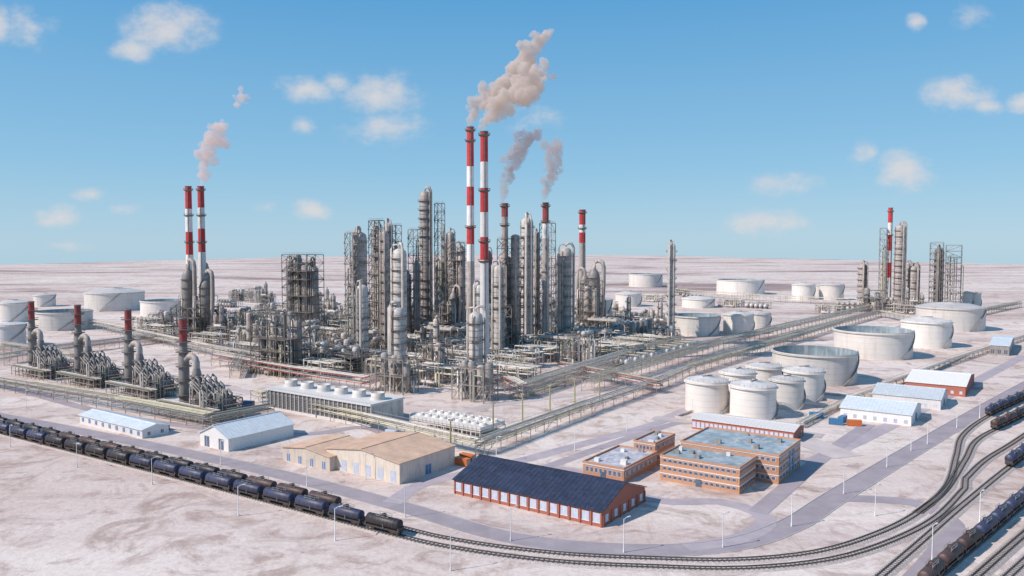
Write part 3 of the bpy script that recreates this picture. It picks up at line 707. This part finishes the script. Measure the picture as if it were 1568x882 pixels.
def cooling():
    C,La,Lb=dims((568,655),(425,622),(607,640)); b=MB(); h=9.5
    b.box(-La,0,0,0,Lb,1.2,M_trim)
    b.box(-La+.6,.6,1.2,-.05,Lb-.6,h,M_fan)
    n=24
    for i in range(n+1):
        x=-La+La*i/n; b.beam((x,.15,1.2),(x,.15,h),.3,M_trim)
    for k in range(9): z=1.6+k*.75; b.beam((-La,.25,z),(0,.25,z),.22,M_md,.1)
    b.box(-La-.3,-.4,h,.3,Lb+.4,h+.9,M_trim); b.box(.0,.3,1.2,.2,Lb-.3,h,M_insL)
    b.beam((-La,-.35,h+2),(.2,-.35,h+2),.12,M_trim)
    for i in range(31): x=-La+La*i/30; b.beam((x,-.35,h+.9),(x,-.35,h+2),.1,M_trim)
    for i in range(6):
        x=-La+La*(i+.5)/6
        b.rev([(3.6,0),(3.1,1.2),(3.2,3.2),(3.0,3.2),(2.9,1),(.01,.8)],(x,Lb/2,h+.9),24,M_wh)
    put('cooling_tower',b.mesh('cooling_tower'),C)
cooling()
C,La,Lb=dims((735,675),(642,652),(757,673)); b=MB(); Lb=18
add_lattice(b,-La,0,0,Lb,3.4,1,M_trim,.3,8,1,deck=0,brace=False)
b.box(-La,.3,3.9,0,Lb-.3,5.4,M_wh)
for j in range(2):
    for i in range(9): b.rev([(1.7,0),(1.4,1.1),(1.2,1.1),(1.3,.2),(.01,.15)],(-La+La*(i+.5)/9,Lb*(.27+.46*j),5.4),14,M_wh)
for i in range(18): x=-La+La*i/17; b.beam((x,-.1,0),(x,-.1,6.4),.15,M_trim)
put('air_cooler',b.mesh('air_cooler'),C)
def container(c,m,L=6,rot=0):
    b=MB(); b.box(-L/2,-1.2,.15,L/2,1.2,2.7,m)
    for i in range(int(L/.4)): x=-L/2+.2+.4*i; b.box(x,-1.25,.3,x+.2,-1.201,2.55,m); b.box(x,1.201,.3,x+.2,1.25,2.55,m)
    for x in (-L/2,L/2-.15):
        for y in (-1.22,1.07): b.box(x-.02,y,0,x+.17,y+.15,2.75,M_dk)
    b.box(L/2+.001,-1,.3,L/2+.05,1,2.5,M_md)
    put('shipping_container',b.mesh('shipping_container'),G(*c),GR+rot)
for c,m,r in [((708,712),M_or,0),((716,706),M_or,0),((1280,650),M_blu,.2),((1290,646),M_blu,1.5),((1308,652),M_or,.4),((600,668),M_winb,0),((390,650),M_cream,.1),((452,700),M_winb,1.57),((470,708),M_trim,0),
  ((640,642),M_trim,0),((250,658),M_doorb,0),((1250,640),M_blu,.5),((380,622),M_doorb,.3)]: container(c,m,6,r)
def lamp(h,m,double=False):
    b=MB(); b.rev([(.24,0),(.22,.8),(.14,1),(.09,h)],(0,0,0),8,m)
    for s in ((1,-1) if double else (1,)):
        b.tube([(0,0,h-.3),(s*.8,0,h+.2),(s*1.8,0,h+.25)],.07,m); b.box(s*1.8-.5,-.2,h+.12,s*1.8+.5,.2,h+.32,M_lampw)
    return b.mesh('street_lamp')
l1=lamp(9,M_lampw); mast=MB(); mast.rev([(.4,0),(.28,14)],(0,0,0),8,M_ylamp); mast.box(-1,-.3,14,1,.3,14.6,M_md); mast=mast.mesh('lighting_mast')
for u,v in [(16,685),(118,716),(233,742),(365,790),(513,828),(690,874),(338,712),(470,745),(620,792),(782,828),(955,846),(1107,838),(1212,806),(1292,756),(1358,715),(1427,858),(1500,800),(880,690),(960,660),(1060,640),(1420,680),(1500,640),(560,735),(1340,790),(760,705),(1395,690),(1465,655),(40,625),(150,640)]:
    put('street_lamp',l1,G(u,v),GR+(0 if v<720 else 1.2))
for u,v in [(755,668),(800,652),(842,636),(880,624),(918,612),(690,700)]: put('lighting_mast',mast,G(u,v))
# ---------------------------------------------------------------- smoke
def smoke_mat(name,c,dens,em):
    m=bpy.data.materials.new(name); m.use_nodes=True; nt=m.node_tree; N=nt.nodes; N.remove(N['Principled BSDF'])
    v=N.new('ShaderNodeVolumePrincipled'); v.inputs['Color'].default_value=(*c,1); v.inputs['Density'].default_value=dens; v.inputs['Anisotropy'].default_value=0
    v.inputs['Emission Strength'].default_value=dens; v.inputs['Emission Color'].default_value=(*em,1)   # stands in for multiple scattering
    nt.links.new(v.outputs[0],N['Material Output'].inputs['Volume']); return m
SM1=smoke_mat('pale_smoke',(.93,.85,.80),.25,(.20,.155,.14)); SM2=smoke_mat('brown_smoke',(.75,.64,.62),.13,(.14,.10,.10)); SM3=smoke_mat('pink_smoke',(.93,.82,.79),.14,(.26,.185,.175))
tex=bpy.data.textures.new('smoke_billow','CLOUDS'); tex.noise_scale=7; tex.noise_depth=5
tex2=bpy.data.textures.new('smoke_curl','CLOUDS'); tex2.noise_scale=2.8; tex2.noise_depth=3
import bmesh
def plume(u0,vb,pts,m,seed=0,dens=5):
    rn=random.Random(seed); y0=G(u0,vb).y; W=[]
    for (u,v,r) in pts:
        d=ray(u,v); t=y0/d[1]; W.append((Vector((d[0]*t,y0,H+d[2]*t)),r/F*t))
    bm=bmesh.new()
    for (p,r),(q,s) in zip(W,W[1:]):
        n=max(2,int((q-p).length/((r+s)/2)*dens/1.5))
        for k in range(n):
            t=k/n; c=p.lerp(q,t); rr=r+(s-r)*t
            for j in range(4):
                o=Vector((rn.gauss(0,1),rn.gauss(0,1),rn.gauss(0,1)))*rr*.42
                e=bmesh.ops.create_icosphere(bm,subdivisions=2,radius=rr*rn.uniform(.22,.62))
                bmesh.ops.translate(bm,verts=e['verts'],vec=c+o-W[0][0])
    me=bpy.data.meshes.new('smoke_plume'); bm.to_mesh(me); bm.free(); me.materials.append(m)
    o=put('smoke_plume',me,(W[0][0].x,W[0][0].y),0,W[0][0].z)
    a=o.modifiers.new('r','REMESH'); a.mode='VOXEL'; a.voxel_size=.8; a.use_smooth_shade=True
    a=o.modifiers.new('d','DISPLACE'); a.texture=tex; a.strength=7; a.mid_level=.48; a.texture_coords='LOCAL'
    a=o.modifiers.new('d2','DISPLACE'); a.texture=tex2; a.strength=3.6; a.mid_level=.5; a.texture_coords='LOCAL'
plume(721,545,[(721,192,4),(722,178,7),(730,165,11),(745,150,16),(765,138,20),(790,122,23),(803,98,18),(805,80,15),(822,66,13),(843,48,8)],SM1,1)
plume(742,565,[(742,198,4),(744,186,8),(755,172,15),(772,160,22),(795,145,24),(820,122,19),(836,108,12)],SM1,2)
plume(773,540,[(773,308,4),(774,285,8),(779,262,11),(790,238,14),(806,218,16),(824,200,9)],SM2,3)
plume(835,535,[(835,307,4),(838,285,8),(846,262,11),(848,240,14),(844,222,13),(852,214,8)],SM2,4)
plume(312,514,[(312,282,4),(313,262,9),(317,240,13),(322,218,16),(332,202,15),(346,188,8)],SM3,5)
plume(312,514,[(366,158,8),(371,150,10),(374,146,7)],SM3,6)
# ---------------------------------------------------------------- sky
SUN_EL=math.radians(42); sd=Vector((-.93,-.37)).normalized(); az=math.atan2(sd.x,sd.y)
w=bpy.data.worlds.new('World'); bpy.context.scene.world=w; w.use_nodes=True; nt=w.node_tree;N=nt.nodes;L=nt.links
bg=N['Background']; bg.inputs['Strength'].default_value=.1
sky=N.new('ShaderNodeTexSky'); sky.sky_type='NISHITA'; sky.sun_disc=False; sky.sun_elevation=SUN_EL; sky.sun_rotation=az%(2*math.pi)
sky.air_density=1.0; sky.dust_density=.3; sky.ozone_density=1.0
tc=N.new('ShaderNodeTexCoord'); sp=N.new('ShaderNodeSeparateXYZ'); L.new(tc.outputs['Generated'],sp.inputs[0])
def mth(op,a,b_=None):
    n=N.new('ShaderNodeMath'); n.operation=op
    for i,x in enumerate((a,b_)):
        if x is None: continue
        if isinstance(x,(int,float)): n.inputs[i].default_value=x
        else: L.new(x,n.inputs[i])
    return n.outputs[0]
rp=N.new('ShaderNodeValToRGB'); e=rp.color_ramp.elements; e.new(.5); e.new(.5)
for k,(p,c) in enumerate([(0,(.42,.64,.80)),(.10,(.26,.54,.79)),(.30,(.10,.375,.71)),(1,(.11,.26,.50))]): e[k].position=p; e[k].color=(*c,1)
L.new(sp.outputs['Z'],rp.inputs['Fac'])
sc10=N.new('ShaderNodeVectorMath'); sc10.operation='SCALE'; L.new(rp.outputs['Color'],sc10.inputs[0]); sc10.inputs['Scale'].default_value=10
sm=N.new('ShaderNodeMix'); sm.data_type='RGBA'; sm.inputs['Factor'].default_value=.85; L.new(sky.outputs[0],sm.inputs['A']); L.new(sc10.outputs[0],sm.inputs['B'])
ys=mth('MAXIMUM',sp.outputs['Y'],.05)
cx=mth('DIVIDE',sp.outputs['X'],ys); cz=mth('DIVIDE',sp.outputs['Z'],ys)
cb=N.new('ShaderNodeCombineXYZ'); L.new(cx,cb.inputs[0]); L.new(cz,cb.inputs[1])
nzn=N.new('ShaderNodeTexNoise'); nzn.inputs['Scale'].default_value=20; nzn.inputs['Detail'].default_value=7; nzn.inputs['Roughness'].default_value=.62
mp=N.new('ShaderNodeMapping'); mp.inputs['Scale'].default_value=(.9,1.3,1); L.new(cb.outputs[0],mp.inputs[0]); L.new(mp.outputs[0],nzn.inputs['Vector'])
clouds=[(265,48,90,50,1.1),(215,80,50,26,.8),(60,48,55,50,.7),(8,45,32,42,.8),(585,150,85,50,.95),(590,195,85,40,.85),(475,140,75,28,.9),(520,128,44,22,1.0),(467,194,26,20,.8),(95,333,60,26,.75),(145,298,42,16,.8),(480,321,44,22,1.0),
(410,319,30,15,.7),(1200,285,75,26,.7),(1172,340,85,30,.85),(1385,262,62,40,1.2),(1312,243,36,34,.7),(1462,148,75,38,1.0),(1500,165,40,20,.9),(1555,160,36,20,.9),(1391,40,22,18,.8),(1475,30,46,28,.65),(190,318,36,16,.65),(100,376,54,14,.6),(820,185,60,42,.5)]
acc=None
for (u,v,a,b_,s) in clouds:
    s1=N.new('ShaderNodeVectorMath'); s1.operation='SUBTRACT'; L.new(cb.outputs[0],s1.inputs[0]); s1.inputs[1].default_value=((u-784)/F,(378-v)/F,0)
    s2=N.new('ShaderNodeVectorMath'); s2.operation='MULTIPLY'; L.new(s1.outputs[0],s2.inputs[0]); s2.inputs[1].default_value=(F/a,F/b_,0)
    s3=N.new('ShaderNodeVectorMath'); s3.operation='LENGTH'; L.new(s2.outputs[0],s3.inputs[0])
    q=mth('MULTIPLY',mth('MAXIMUM',mth('SUBTRACT',1,s3.outputs['Value']),0),s)
    acc=q if acc is None else mth('MAXIMUM',acc,q)
nn=mth('SUBTRACT',nzn.outputs['Fac'],.49)
dens=mth('ADD',acc,mth('MULTIPLY',nn,2.1))
mr=N.new('ShaderNodeMapRange'); mr.interpolation_type='SMOOTHSTEP'; mr.inputs['From Min'].default_value=.05; mr.inputs['From Max'].default_value=1.1; mr.inputs['To Max'].default_value=.82; L.new(dens,mr.inputs['Value'])
gate=mth('MULTIPLY',mr.outputs['Result'],mth('MINIMUM',mth('MULTIPLY',acc,4),1))
mx=N.new('ShaderNodeMix'); mx.data_type='RGBA'; L.new(gate,mx.inputs['Factor']); L.new(sm.outputs['Result'],mx.inputs['A']); mx.inputs['B'].default_value=(7.3,7.0,7.0,1)
L.new(mx.outputs['Result'],bg.inputs['Color'])
ld=bpy.data.lights.new('sun','SUN'); ld.energy=4.6; ld.angle=math.radians(.5); ld.color=(1,.90,.82)
so=bpy.data.objects.new('sun',ld); bpy.context.scene.collection.objects.link(so)
d=Vector((sd.x*math.cos(SUN_EL),sd.y*math.cos(SUN_EL),math.sin(SUN_EL))); so.rotation_euler=(-d).to_track_quat('-Z','Y').to_euler(); so.location=(0,0,300)
cd=bpy.data.cameras.new('camera'); cam=bpy.data.objects.new('camera',cd); bpy.context.scene.collection.objects.link(cam)
cam.location=(0,0,H); cam.rotation_euler=(math.pi/2-P,0,0); cd.lens=36*F/1568; cd.sensor_width=36; cd.clip_start=1; cd.clip_end=60000
sc=bpy.context.scene; sc.camera=cam; sc.view_settings.view_transform='Standard'; sc.view_settings.look='None'; sc.view_settings.exposure=0
